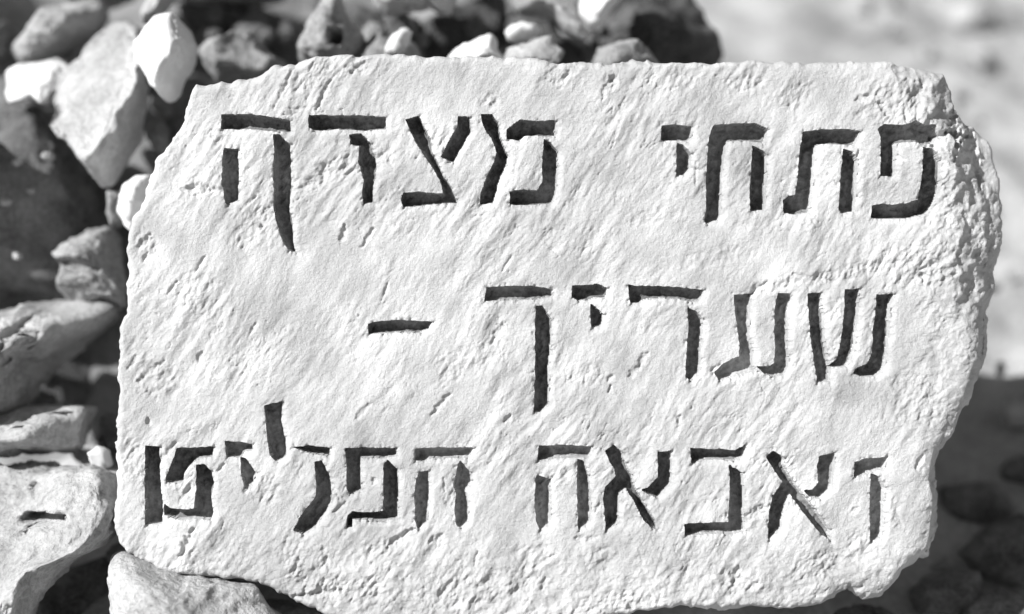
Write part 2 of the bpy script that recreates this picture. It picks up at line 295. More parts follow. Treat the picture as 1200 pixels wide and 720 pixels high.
OUTLINE = [(u + 11 * max(0, min(1, (u - 1085) / 50)) * (1 if v < 480 else 0.8), v + (5 if v > 560 and u > 1000 else 0)) for u, v in OUTLINE]
OUTLINE = [(u + (10 if 1080 <= u <= 1135 and v > 500 else 0), v) for u, v in OUTLINE]
def slab():
    CELL = 1.15
    us = np.arange(122, 1190, CELL); vs = np.arange(54, 742, CELL)
    U, V = np.meshgrid(us, vs)
    U = U.copy(); V = V.copy()
    ol = rough_poly(OUTLINE, 2.6, 4.0, 5.5, 13.0)
    # coarse distance to the outline, exact near it
    e, bx, by = sdf(U[::6, ::6], V[::6, ::6], np.array(OUTLINE, float))
    ny, nx = U.shape
    gi = np.minimum(np.arange(ny) / 6.0, e.shape[0] - 1.001); gj = np.minimum(np.arange(nx) / 6.0, e.shape[1] - 1.001)
    i0 = gi.astype(int); j0 = gj.astype(int); fi = (gi - i0)[:, None]; fj = (gj - j0)[None, :]
    E = (e[i0][:, j0] * (1 - fi) * (1 - fj) + e[i0 + 1][:, j0] * fi * (1 - fj) + e[i0][:, j0 + 1] * (1 - fi) * fj + e[i0 + 1][:, j0 + 1] * fi * fj)
    nearm = np.abs(E) < 9
    se, sx, sy = sdf(U[nearm], V[nearm], ol)
    E[nearm] = se
    BX = np.zeros_like(U); BY = np.zeros_like(U); BX[nearm] = sx; BY[nearm] = sy
    snap = nearm & (np.abs(E) < 0.62 * CELL)
    U[snap] = BX[snap]; V[snap] = BY[snap]; E[snap] = 0
    # letters
    LD = np.zeros_like(U); LID = np.full(U.shape, -1); ONL = np.zeros(U.shape, int) - 1; CH = np.zeros_like(U)
    for li, (T, depth, strokes) in enumerate(LETTERS):
        for si, st in enumerate(strokes):
            poly = np.array([(T[0] + x / T[2], T[1] + y / T[2]) for x, y in st])
            tg = np.roll(poly, -1, 0) - np.roll(poly, 1, 0); pn_ = np.stack([tg[:, 1], -tg[:, 0]], -1)
            pn_ /= np.linalg.norm(pn_, axis=1)[:, None] + 1e-9
            q_ = np.roll(poly, -1, 0)
            if (poly[:, 0] * q_[:, 1] - q_[:, 0] * poly[:, 1]).sum() < 0: pn_ = -pn_
            cxm, cym = poly.mean(0)
            poly = poly + pn_ * 0.5
            poly[:, 0] += np.maximum(pn_[:, 0], 0) * max(0, (cxm - 560) / 1830) * depth
            poly[:, 1] += np.maximum(pn_[:, 1], 0) * max(0, (cym - 330) / 1830) * depth
            poly = rough_poly(poly, 0.8, 2.5, li * 3.3 + si, 6.0)
            j0_, j1_ = np.searchsorted(us, [poly[:, 0].min() - 12, poly[:, 0].max() + 12])
            i0_, i1_ = np.searchsorted(vs, [poly[:, 1].min() - 12, poly[:, 1].max() + 12])
            sl = (slice(i0_, i1_), slice(j0_, j1_))
            s, qx, qy = sdf(U[sl], V[sl], poly)
            sn = np.abs(s) < 0.55 * CELL
            uu, vv = U[sl], V[sl]
            ox, oy = (uu - qx), (vv - qy); dl = np.hypot(ox, oy) + 1e-6
            sgn = -np.sign(s)
            dirw = np.clip((ox * sgn * 0.72 + oy * sgn * 0.69) / dl, 0, 1)        # points lying right of and below the cut
            ch = np.where((s < 0) | sn, np.clip(1 - np.abs(s) / 7.0, 0, 1) ** 1.25 * dirw * 3.8, 0)
            chip = np.where((s < 0) | sn, np.clip(1 - np.abs(s) / 4.5, 0, 1) * np.clip(fbm(U[sl] / 6, V[sl] / 6, li * 1.7, 3, 0.6) - 0.12, 0, 1) * 4.0, 0)
            CH[sl] = np.maximum(CH[sl], ch + chip)
            uu[sn] = qx[sn]; vv[sn] = qy[sn]; s = np.where(sn, 0, s)
            ins = s > 0.3 * CELL
            L = LD[sl]; flo = depth * (0.70 + 0.30 * sstep(0, 6, s)) * (1 + 0.16 * fbm(uu / 14, vv / 14, li + 0.5, 2)) + 1.0 * fbm(uu / 5, vv / 5, li + 7.5, 2)
            # the ends and the hand's unsteadiness leave the floor uneven
            LD[sl] = np.where(ins, np.maximum(L, flo), L)
            LID[sl] = np.where(ins, li, LID[sl])
            ONL[sl] = np.where(sn & (LID[sl] < 0), li, ONL[sl])
    # relief of the face (mm)
    a = math.radians(57)
    al = (U * math.cos(a) - V * math.sin(a)); pe = (U * math.sin(a) + V * math.cos(a))
    pe = pe + 9 * fbm(U / 140, V / 140, 9.2, 1)
    rg = sstep(-0.35, 0.45, fbm(U / 120, V / 90, 4.4, 3))
    right = sstep(1040, 1110, U + 20 * pn(V / 40, 3.1))
    H = 5.0 * fbm(U / 330, V / 260, 2.2, 2)
    H += 2.2 * fbm(pe / 62, al / 130, 91.3, 2, 0.5)
    H += (0.6 + 0.9 * rg) * 1.5 * fbm(pe / 24, al / 70, 1.3, 3, 0.55)
    s1 = fbm(pe / 10, al / 34, 6.1, 3, 0.6)
    H += (0.3 + 0.75 * rg) * 0.8 * s1
    rid = fbm(pe / 16, al / 48, 12.7, 3, 0.6)
    H -= 1.5 * rg * np.clip(1 - np.abs(rid) / 0.10, 0, 1) * sstep(0.0, 0.5, fbm(U / 26, V / 26, 20.1, 2))
    led = fbm(pe / 42, al / 100, 31.3, 4, 0.55) * 3.0                              # low broken ledges
    H += 0.4 * (0.2 + 0.8 * sstep(0, .5, fbm(U / 45, V / 45, 77.7, 2))) * (np.floor(led) + sstep(0.0, 0.25, led - np.floor(led)))
    H += 0.30 * fbm(U / 3.4, V / 3.4, 8.8, 1, 0.7) + 0.22 * fbm(U / 9, V / 9, 18.8, 2, 0.6)
    for x, y, rx, ry, an, am in PATCHES:
        ca, sa = math.cos(math.radians(an)), math.sin(math.radians(an)); rr = max(rx, ry) * 1.6
        j0_, j1_ = np.searchsorted(us, [x - rr, x + rr]); i0_, i1_ = np.searchsorted(vs, [y - rr, y + rr]); sl = (slice(i0_, i1_), slice(j0_, j1_))
        uu, vv = U[sl], V[sl]
        xx = (uu - x) * ca - (vv - y) * sa; yy = (uu - x) * sa + (vv - y) * ca
        m = sstep(0, .6, np.clip(1.15 - np.hypot(xx / rx, yy / ry) + 0.35 * fbm(uu / 14, vv / 14, x * .1, 2), 0, 1))
        H[sl] += 1.5 * am * m * (0.9 * fbm(pe[sl] / 7.5, al[sl] / 13, x * .37, 3, 0.6) - 0.55)
    pit = fbm(U / 5.5, V / 5.5, 44.4, 2, 0.6)
    H -= 1.1 * np.clip(pit - 0.55, 0, 1) * (0.3 + rg) * 2
    rl = fbm(U / 60, V / 46, 15.5, 4, 0.55) * 3.2
    H += 0.75 * right * (1.6 * (np.floor(rl) + sstep(0.0, 0.22, rl - np.floor(rl))) + 1.5 * fbm(U / 30, V / 24, 25.5, 3))
    low = sstep(600, 690, V)
    H += low * 2.4 * fbm(U / 24, V / 20, 51.5, 4, 0.6)
    for x1, y1, x2, y2, wd, dp in DENTS:
        r = wd * 2 + 4
        j0_, j1_ = np.searchsorted(us, [min(x1, x2) - r, max(x1, x2) + r]); i0_, i1_ = np.searchsorted(vs, [min(y1, y2) - r, max(y1, y2) + r])
        sl = (slice(i0_, i1_), slice(j0_, j1_)); uu, vv = U[sl], V[sl]
        ex, ey = x2 - x1, y2 - y1; L2 = ex * ex + ey * ey + 1e-9
        t = np.clip(((uu - x1) * ex + (vv - y1) * ey) / L2, 0, 1)
        d = np.hypot(uu - x1 - t * ex, vv - y1 - t * ey) + 0.75 * wd * fbm(uu / 6, vv / 6, 3.9, 2)
        H[sl] -= dp * 0.62 * sstep(0, 1, np.clip(1.15 - d / (wd * (0.55 + 0.75 * np.sin(np.clip(t, 0.08, 0.92) * math.pi))), 0, 1))
    # rolled and broken edges
    E0 = np.maximum(E, 0)
    wr = sstep(900, 1090, U) * sstep(40, 200, V + 60)
    wdt = 9 + 26 * wr + 5 * fbm(U / 40, V / 40, 7.7, 2)
    H -= (6 + 10 * wr) * np.clip(1 - E0 / np.maximum(wdt, 4), 0, 1) ** 2
    H -= 5 * np.clip(1 - E0 / 4, 0, 1) ** 2
    # the broken top right corner
    c1 = np.maximum(0, (U - 1068) * 0.80 - (V - 205) * 0.42 - 38 + 14 * fbm(U / 24, V / 24, 61.2, 3))
    H -= np.minimum(c1 * 0.42, 18) * sstep(250, 190, V)
    c2 = np.maximum(0, U - 1118 - 9 * fbm(V / 18, U / 18, 71.2, 2)) * sstep(118, 150, V) * sstep(420, 330, V)
    H -= np.minimum(c2 * 0.60, 30)
    H -= (20 + 6 * fbm(U / 12, V / 12, 5.9, 3)) * np.clip(1 - E0 / 15, 0, 1) ** 1.4 * sstep(1040, 1075, U) * sstep(505, 540, V)
    H -= 16 * np.clip(1 - E0 / 20, 0, 1) ** 1.3 * sstep(1120, 1140, U) * sstep(340, 370, V)
    H = np.where(H < -46, -46 + (H + 46) * 0.5, H)
    H = H - CH - LD
    # into metres, slab frame
    S = np.stack([(U - 600) / 1000, (360 - V) / 1000, H / 1000], -1).reshape(-1, 3)
    idx = np.arange(ny * nx).reshape(ny, nx)
    F = np.stack([idx[1:, :-1], idx[1:, 1:], idx[:-1, 1:], idx[:-1, :-1]], -1).reshape(-1, 4)
    ef = E.ravel()[F].min(1) >= 0
    F = F[ef]
    lid = LID.ravel(); onl = ONL.ravel()
    lf = lid[F]; anyin = lf.max(1)
    facel = anyin                                               # a face with a corner down in a cut belongs to that letter
    # side walls: the boundary loop pushed back in rings
    body = F
    ed = np.concatenate([body[:, [0, 1]], body[:, [1, 2]], body[:, [2, 3]], body[:, [3, 0]]])
    key = np.sort(ed, 1); k1 = key[:, 0].astype(np.int64) * (ny * nx) + key[:, 1]
    uq, inv, cnt = np.unique(k1, return_inverse=True, return_counts=True)
    be = ed[cnt[inv] == 1]
    nxt = {}
    for p, q in be: nxt.setdefault(int(p), []).append(int(q))
    loops = []
    while nxt:
        s0 = next(iter(nxt)); lp = [s0]; cur = s0
        while cur in nxt:
            q = nxt[cur].pop(); 
            if not nxt[cur]: del nxt[cur]
            if q == s0: break
            lp.append(q); cur = q
        loops.append(lp)
    lp = max(loops, key=len); lp = np.array(lp)
    n = len(lp); base = S[lp]
    nrm = np.roll(base, -3, 0) - np.roll(base, 3, 0); nrm = np.stack([nrm[:, 1], -nrm[:, 0]], -1)
    nrm /= np.linalg.norm(nrm, axis=1)[:, None] + 1e-9
    for _ in range(30): nrm = (np.roll(nrm, 1, 0) + nrm + np.roll(nrm, -1, 0)) / 3
    rings = []; deps = np.array([3, 8, 15, 25, 38, 52, 68, 86, 106, 126, 142, 152]) / 1000
    for k, d in enumerate(deps):
        off = (0.006 * fbm(base[:, 0] * 22, base[:, 1] * 22, d * 26, 4, 0.6) + 0.010 * fbm(base[:, 0] * 5, base[:, 1] * 5, d * 6 + 9, 2)) * min(1, d / 0.02)
        off = off - 0.03 * (d / 0.15) ** 3 - 0.004 * d / 0.15
        r = base.copy(); r[:, :2] += nrm * off[:, None]; r[:, 2] = base[:, 2] * (1 - d / 0.2) - d
        rings.append(r)
    cen = rings[-1].mean(0)[None]
    NV = ny * nx
    allS = np.concatenate([S] + rings + [cen]); fr = []
    prev = lp
    for k in range(len(deps)):
        cur = NV + k * n + np.arange(n)
        fr.append(np.stack([prev, cur, np.roll(cur, -1), np.roll(prev, -1)], -1)); prev = cur
    side = np.concatenate(fr)
    cap = np.stack([prev, np.full(n, len(allS) - 1), np.roll(prev, -1)], -1)
    W = to_world(allS)
    loc = np.array([0, to_world([[0, -0.36, -0.07]])[0][1], to_world([[0, -0.36, -0.07]])[0][2]])
    def sub(name, faces, tri=None, **kw):
        used = np.unique(faces if tri is None else np.concatenate([faces.ravel(), tri.ravel()]))
        mp = np.zeros(len(W), np.int64); mp[used] = np.arange(len(used))
        vv = W[used]
        if tri is not None:                                    # the back as narrow quads towards the centre
            c = mp[tri]; me = bpy.data.meshes.new(name)
            fq = mp[faces]
            lo = np.concatenate([fq.ravel(), c.ravel()]); tot = np.concatenate([np.full(len(fq), 4), np.full(len(c), 3)])
            st = np.concatenate([[0], np.cumsum(tot)[:-1]])
            me.vertices.add(len(vv)); me.vertices.foreach_set('co', (vv - loc).astype(np.float32).ravel())
            me.loops.add(len(lo)); me.loops.foreach_set('vertex_index', lo.astype(np.int32))
            me.polygons.add(len(tot)); me.polygons.foreach_set('loop_start', st.astype(np.int32)); me.polygons.foreach_set('loop_total', tot.astype(np.int32))
            me.update(calc_edges=True); me.validate(); me.polygons.foreach_set('use_smooth', np.full(len(me.polygons), True))
            return me
        return mesh_np(name, vv - (0 if kw.get('abs') else loc), mp[faces])
    root = link('stone_slab', sub('stone_slab', np.concatenate([F[facel < 0], side]), tri=cap), M_SLAB, loc=tuple(loc),
                label='large pale rough-edged stone slab carved with three lines of Hebrew letters, leaning on the rubble', cat='inscribed stone')
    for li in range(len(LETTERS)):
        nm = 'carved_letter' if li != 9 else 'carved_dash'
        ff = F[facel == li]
        me = sub(nm, ff); me.materials.append(M_CUT_HALF_SHADE if li in (12, 15, 18, 19, 23) else M_CUT_SHADE); me.materials.append(M_SLAB)
        fl = LD.ravel()[ff]; wall = fl.min(1) < 0.3 * fl.max(1)     # painted shade tints the floor; walls facing the sun keep slab stone
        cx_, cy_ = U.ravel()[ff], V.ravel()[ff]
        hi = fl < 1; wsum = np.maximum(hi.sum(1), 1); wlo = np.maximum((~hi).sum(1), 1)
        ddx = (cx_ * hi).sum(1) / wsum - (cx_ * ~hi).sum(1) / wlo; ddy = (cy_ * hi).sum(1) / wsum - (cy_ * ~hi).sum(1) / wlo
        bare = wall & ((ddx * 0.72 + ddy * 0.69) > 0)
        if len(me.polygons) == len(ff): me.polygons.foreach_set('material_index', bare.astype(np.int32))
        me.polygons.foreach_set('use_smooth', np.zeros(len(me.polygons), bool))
        link(nm, me, M_CUT_SHADE, parent=root)
    return root
slab()

# ------------------------------------------------------------------ stones
def ico(level):
    import bmesh
    b = bmesh.new(); bmesh.ops.create_icosphere(b, subdivisions=level, radius=1.0)
    v = np.array([x.co[:] for x in b.verts]); f = np.array([[q.index for q in p.verts] for p in b.faces]); b.free()
    return v, f
ICO = {k: ico(k) for k in (3, 4, 5, 6)}
def place(u, v, d):                 # a point seen at (u, v) that lies d metres in front of the slab's face plane
    k = (DIST - d) / DIST
    return np.array([(u - 600) / 1000 * k, (360 - v) / 1000 * k, d])
def stone(outline, d, thick, mat, label, seed, name='field_stone', cat='stone', group=None, lvl=5, facets=9, tilt=(0, 0), rough=0.05, box=0.62, cuts=(), cen=None, grain=1.0, pits=(), poly=0.8):
    """a boulder whose outline seen from the front is `outline` (pixels) at distance d, `thick` metres front to back"""
    rs = np.random.RandomState(seed)
    p = np.array([place(x, y, d)[:2] for x, y in outline])
    # resample radially about the centroid
    if cen is None:
        q = np.roll(p, -1, 0); cr = p[:, 0] * q[:, 1] - q[:, 0] * p[:, 1]; A = cr.sum()
        c = ((p + q) * cr[:, None]).sum(0) / (3 * A)
    else: c = place(cen[0], cen[1], d)[:2]
    TH = np.linspace(-math.pi, math.pi, 361); R = np.zeros(361)
    q = np.roll(p, -1, 0)
    for i, t in enumerate(TH):
        dx, dy = math.cos(t), math.sin(t)
        ex, ey = (q - p).T; wx, wy = (p - c).T
        den = dx * ey - dy * ex; den = np.where(np.abs(den) < 1e-12, 1e-12, den)
        s = (wx * ey - wy * ex) / den; tt = (wx * dy - wy * dx) / den
        ok = (s > 0) & (tt >= -1e-6) & (tt <= 1 + 1e-6)
        R[i] = s[ok].max() if ok.any() else 0
    R[R == 0] = R[R > 0].mean()
    k = np.array([1, 2, 3, 2, 1.]); k /= k.sum(); R = np.convolve(np.concatenate([R[-5:-1], R, R[1:5]]), k, 'same')[4:-4]
    v, f = ICO[lvl]
    rho = np.hypot(v[:, 0], v[:, 1]); th = np.arctan2(v[:, 1], v[:, 0])
    a = rho ** box; z = np.sign(v[:, 2]) * np.abs(v[:, 2]) ** box
    Q = np.stack([a * np.cos(th), a * np.sin(th), z], -1)
    rp = np.full(len(v), 9.0)
    for _ in range(16):
        m = rs.normal(size=3); m /= np.linalg.norm(m); o = rs.uniform(0.72, 1.0)
        dt = Q @ m; rp = np.where(dt > 0.05, np.minimum(rp, o / np.maximum(dt, 0.05)), rp)
    Q = Q * (1 + poly * (np.clip(rp, 0.5, 1.15) - 1))[:, None]
    for _ in range(facets):
        m = rs.normal(size=3); m[2] = abs(m[2]) * 0.9 + 0.35; m /= np.linalg.norm(m); o = rs.uniform(0.60, 0.88)
        e = Q @ m - o; Q = Q - np.maximum(e, 0)[:, None] * m * np.array([0.35, 0.35, 1.15])
    for m, o in cuts:
        m = np.array(m, float); m /= np.linalg.norm(m); e = Q @ m - o
        Q = Q - np.maximum(e, 0)[:, None] * m * np.array([0.3, 0.3, 1.2])
    size = R.mean(); r = np.interp(np.arctan2(Q[:, 1], Q[:, 0]), TH, R)
    P = np.stack([Q[:, 0] * r, Q[:, 1] * r, Q[:, 2] * thick / 2], -1)
    o1 = rs.uniform(0, 60)
    fr = 1.3 / size
    dn = rough * size * (fbm(P[:, 0] * fr + o1, P[:, 1] * fr, P[:, 2] * fr, 3, 0.55) * 1.8 + 0.5 * grain * fbm(P[:, 0] * fr * 6 + o1, P[:, 1] * fr * 6, P[:, 2] * fr * 6, 4, 0.62))
    lam = rs.normal(size=3); lam /= np.linalg.norm(lam); tl = P @ lam
    dn = dn + rough * size * 0.45 * grain * fbm(tl * fr * 7 + o1, P[:, 0] * fr * 1.3, P[:, 1] * fr * 1.3, 4, 0.6)
    dirn = v / np.linalg.norm(v, axis=1)[:, None]
    P = P + dirn * dn[:, None]
    # bring the seen outline back to the traced one
    ang = np.arctan2(P[:, 1], P[:, 0]); rr = np.hypot(P[:, 0], P[:, 1]); nb = 60
    bi = ((ang + math.pi) / (2 * math.pi) * nb).astype(int) % nb
    mx = np.zeros(nb); np.maximum.at(mx, bi, rr)
    cb = -math.pi + (np.arange(nb) + 0.5) * 2 * math.pi / nb
    ratio = np.interp(cb, TH, R) / np.maximum(mx, 1e-4)
    ratio = np.clip(ratio, 0.8, 1.6); ratio = (np.roll(ratio, 1) + 2 * ratio + np.roll(ratio, -1)) / 4
    sc_ = np.interp(ang, np.concatenate([[cb[-1] - 2 * math.pi], cb, [cb[0] + 2 * math.pi]]), np.concatenate([[ratio[-1]], ratio, [ratio[0]]]))
    P[:, 0] *= sc_; P[:, 1] *= sc_
    for pu, pv, ru, rv, an, dep in pits:
        pc = place(pu, pv, d)[:2] - c; ca, sa = math.cos(math.radians(an)), math.sin(math.radians(an))
        px_ = P[:, 0] - pc[0]; py_ = P[:, 1] - pc[1]
        q1 = (px_ * ca + py_ * sa) / ru * 1000; q2 = (-px_ * sa + py_ * ca) / rv * 1000
        P[:, 2] -= np.where(P[:, 2] > 0, dep * sstep(1.25, 0.6, np.hypot(q1, q2) + 0.25 * fbm(P[:, 0] * 60, P[:, 1] * 60, 1.5, 2)), 0)
    P[:, 2] -= tilt[0] * P[:, 0] + tilt[1] * P[:, 1]        # tilt: the way the front leans
    P[:, 0] += c[0]; P[:, 1] += c[1]; P[:, 2] += d
    W = to_world(P)
    return based(name, W, f, mat, label=label, cat=cat, group=group)

# the left side of the rubble heap, from the top down
stone([(1,80),(13,70),(48,71),(64,66),(84,78),(84,100),(68,114),(60,128),(46,118),(30,120),(14,124),(6,108)], -0.30, 0.10, M_WHITE,
      'small bright angular stone at the upper left beside the tall pale stone', 11, tilt=(-.3, .4))
stone([(88,46),(100,25),(135,17),(156,24),(163,50),(168,88),(168,120),(162,160),(152,192),(136,222),(118,222),(92,186),(68,150),(54,120),(56,95),(72,74),(84,60)],
      -0.24, 0.17, M_PALE, 'tall pale wedge-shaped stone standing left of the slab, tapering downward', 12, tilt=(-.2, .4), facets=0, poly=.2, rough=.06, box=.42,
      cuts=[((.1, -.9, .4), .7), ((-.15, .35, 1), .36)])
stone([(158,52),(166,42),(186,20),(206,17),(216,30),(228,52),(224,72),(212,96),(208,112),(198,122),(186,112),(176,90),(163,76)], -0.17, 0.13, M_WHITE,
      'bright white rounded stone wedged above the upper left corner of the slab', 13, tilt=(-.35, .4), facets=0, rough=.04, poly=0, box=.5, cuts=[((.3, -.95, .2), .75)])
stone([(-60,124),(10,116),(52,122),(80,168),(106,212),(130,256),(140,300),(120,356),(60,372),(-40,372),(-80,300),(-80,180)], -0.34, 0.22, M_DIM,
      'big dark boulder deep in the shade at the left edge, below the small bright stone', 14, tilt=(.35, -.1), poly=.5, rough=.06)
stone([(138,232),(146,216),(160,206),(178,204),(186,230),(180,262),(160,278),(148,266),(140,250)], -0.17, 0.10, M_WHITE,
      'small round white stone half hidden behind the left edge of the slab', 15, lvl=4, facets=2, tilt=(-.2, .2))
stone([(126,222),(150,226),(150,262),(136,268),(126,250)], -0.25, 0.10, M_MID,
      'small grey stone below the tip of the tall wedge-shaped stone', 16, lvl=4)
stone([(57,296),(74,280),(98,267),(122,263),(133,274),(140,308),(150,340),(148,362),(100,366),(76,352),(66,336),(70,312)], -0.22, 0.17, M_MID,
      'grey stone with lit top ridge over a dark hollow, beside the left slab edge', 17, tilt=(-.1, .35), rough=.06, cuts=[((.1, -.8, .6), .30)], pits=[(98,312,30,9,-8,.03)])
stone([(-60,366),(0,360),(18,354),(70,351),(128,353),(140,364),(122,386),(96,397),(76,416),(52,436),(34,462),(26,482),(0,492),(-60,500)], -0.20, 0.34, M_PALE,
      'large grey-veined stone with slanting furrows at the left edge, above the flat stone', 18, tilt=(-.1, .35), rough=.07, pits=[(40,385,28,7,62,.03),(22,425,24,6,62,.03),(60,395,20,5,50,.02)], cen=(20, 410), cuts=[((.7, -.6, .5), .45), ((-.6, .6, .5), .5)])
stone([(-50,482),(0,480),(60,476),(98,472),(114,477),(106,492),(101,524),(84,532),(40,534),(-50,536)], -0.16, 0.24, M_PALE,
      'flat pale stone at the left edge resting over the large bottom left boulder', 19, tilt=(-.1, .4), rough=.06, pits=[(88,483,7,5,0,.03),(45,490,5,12,0,.015)], cuts=[((.3, -.8, .5), .5)])
stone([(108,530),(116,524),(126,528),(130,545),(118,550),(108,544)], -0.12, 0.05, M_WHITE,
      'tiny white stone against the lower left edge of the slab', 20, lvl=3, facets=3)
stone([(-90,556),(-20,548),(60,549),(104,546),(128,556),(146,592),(144,620),(130,638),(102,650),(80,664),(60,690),(44,725),(30,770),(-60,800),(-130,700)], -0.05, 0.22, M_PALE,
      'large bright boulder filling the bottom left corner, with a dark pit in its face', 21, tilt=(-.2, .4), rough=.055, poly=.4, lvl=6, facets=2, box=.5, cen=(20, 650), grain=1.1, pits=[(57, 606, 30, 8, 4, .05), (35, 622, 8, 4, 40, .015), (36, 572, 6, 5, 0, .008)],
      cuts=[((.75, -.5, .3), .78), ((-.2, .4, 1), .42)])
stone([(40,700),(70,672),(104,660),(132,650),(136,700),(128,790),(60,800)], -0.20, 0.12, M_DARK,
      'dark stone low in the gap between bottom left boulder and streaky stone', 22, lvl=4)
stone([(122,660),(128,648),(142,644),(176,662),(230,674),(286,683),(304,690),(310,704),(345,735),(340,800),(200,820),(130,790),(126,710)], 0.01, 0.19, M_PALE,
      'grey streaky stone under the lower left end of the slab', 23, tilt=(-.1, .45), rough=.035, poly=.5, box=.5, lvl=6, cen=(220, 725), grain=1.2)
stone([(300,712),(320,702),(352,708),(400,716),(470,730),(480,800),(320,800)], -0.09, 0.12, M_MID,
      'low grey stone beneath the bottom edge of the slab, right of the streaky stone', 24, lvl=4)
# the crest of the heap, seen over the slab's top edge
stone([(-60,-30),(0,-40),(34,-10),(44,24),(20,46),(-10,66),(-70,60)], -0.62, 0.2, M_MID, 'grey stone in the upper left corner, far behind the slab', 31, lvl=4)
stone([(34,26),(60,6),(110,-8),(124,10),(112,34),(88,44),(70,60),(48,72),(20,76),(8,60)], -0.38, 0.16, M_PALE, 'blurred pale stone above the small bright stone at the upper left', 32, tilt=(-.2, .3))
stone([(70,-50),(150,-60),(160,-20),(130,8),(84,6)], -0.55, 0.2, M_MID, 'grey stone at the top edge over the tall wedge-shaped stone', 33, lvl=4)
stone([(164,18),(176,-4),(200,-30),(220,-10),(196,6),(186,22),(170,30)], -0.32, 0.1, M_PALE, 'narrow slanting pale stone just above the white rounded stone', 34, lvl=4, tilt=(-.3, .3))
stone([(236,60),(246,50),(270,50),(278,38),(298,40),(316,62),(338,72),(330,96),(290,102),(254,98),(240,80)], -0.34, 0.16, M_MID,
      'mottled grey stone showing above the upper left shoulder of the slab', 35, rough=.06)
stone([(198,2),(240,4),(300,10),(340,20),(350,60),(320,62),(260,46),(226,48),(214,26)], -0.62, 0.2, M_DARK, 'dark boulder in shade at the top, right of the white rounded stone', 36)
stone([(200,-60),(300,-70),(350,-40),(330,-4),(280,2),(230,8),(204,-6)], -0.55, 0.2, M_PALE, 'pale stone mostly above the top edge, over the dark boulder', 37, lvl=4)
stone([(346,66),(349,42),(362,18),(380,-6),(400,-8),(408,20),(428,42),(424,64),(410,84),(360,88)], -0.26, 0.16, M_MID,
      'upright grey stone with a small dark hollow, over the slab top near the left', 38, rough=.06, cuts=[((.5, -.6, .6), .55)], pits=[(397,50,9,9,0,.05)])
stone([(408,62),(424,48),(446,40),(460,50),(490,52),(496,84),(410,86)], -0.28, 0.12, M_MID, 'low grey stone just right of the upright grey stone', 39, lvl=4)
stone([(452,60),(458,44),(474,34),(482,38),(476,56),(462,66)], -0.22, 0.06, M_WHITE, 'small white sliver of stone over the slab, next to the low grey stone', 40, lvl=3)
stone([(425,-50),(520,-60),(540,-10),(528,20),(520,22),(506,10),(478,14),(452,18),(436,6)], -0.30, 0.14, M_PALE, 'pale jagged stone hanging in from the top edge, left of centre', 41, tilt=(-.2, .3))
stone([(518,70),(534,56),(552,50),(574,37),(582,42),(584,60),(600,76),(560,84)], -0.21, 0.1, M_WHITE, 'white pointed stone peeping over the middle of the slab top', 42, lvl=4, tilt=(-.2, .3))
stone([(594,-10),(610,-40),(660,-30),(668,8),(682,30),(692,50),(680,52),(664,44),(652,26),(630,14),(606,12)], -0.30, 0.12, M_PALE, 'slanting pale stone with a long lower arm at the top, right of centre', 43, tilt=(-.2, .3), cen=(645, 5))
stone([(596,34),(612,26),(632,32),(628,40),(604,50),(594,46)], -0.25, 0.07, M_WHITE, 'small bright stone above the low speckled stone, right of centre', 44, lvl=3)
stone([(594,56),(612,50),(646,42),(652,54),(662,60),(654,78),(620,90),(590,84)], -0.20, 0.09, M_PALE, 'low speckled stone peeping over the slab top, right of centre', 45, lvl=4, tilt=(-.1, .3))
stone([(680,-30),(730,-40),(732,-4),(716,12),(702,32),(692,34),(678,18)], -0.28, 0.1, M_WHITE, 'bright wedge-shaped stone pointing down from the top edge', 46, lvl=4, tilt=(-.2, .3))
stone([(692,76),(702,52),(716,48),(748,45),(764,58),(776,76),(770,94),(700,96)], -0.22, 0.11, M_MID, 'rounded grey stone over the slab top, below the bright wedge-shaped stone', 47, tilt=(0, .2))
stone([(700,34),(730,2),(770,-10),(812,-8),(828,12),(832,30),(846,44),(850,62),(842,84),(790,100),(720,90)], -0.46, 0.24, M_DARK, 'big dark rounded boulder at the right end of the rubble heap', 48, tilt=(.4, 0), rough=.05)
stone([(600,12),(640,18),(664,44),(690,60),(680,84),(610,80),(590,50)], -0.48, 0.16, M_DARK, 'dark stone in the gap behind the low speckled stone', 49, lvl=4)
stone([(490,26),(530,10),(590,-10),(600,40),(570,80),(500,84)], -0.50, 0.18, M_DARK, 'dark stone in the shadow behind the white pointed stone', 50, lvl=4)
stone([(400,0),(440,10),(490,20),(500,60),(440,70),(410,50)], -0.46, 0.14, M_DARK, 'dark stone in the gap behind the small white sliver', 51, lvl=4)
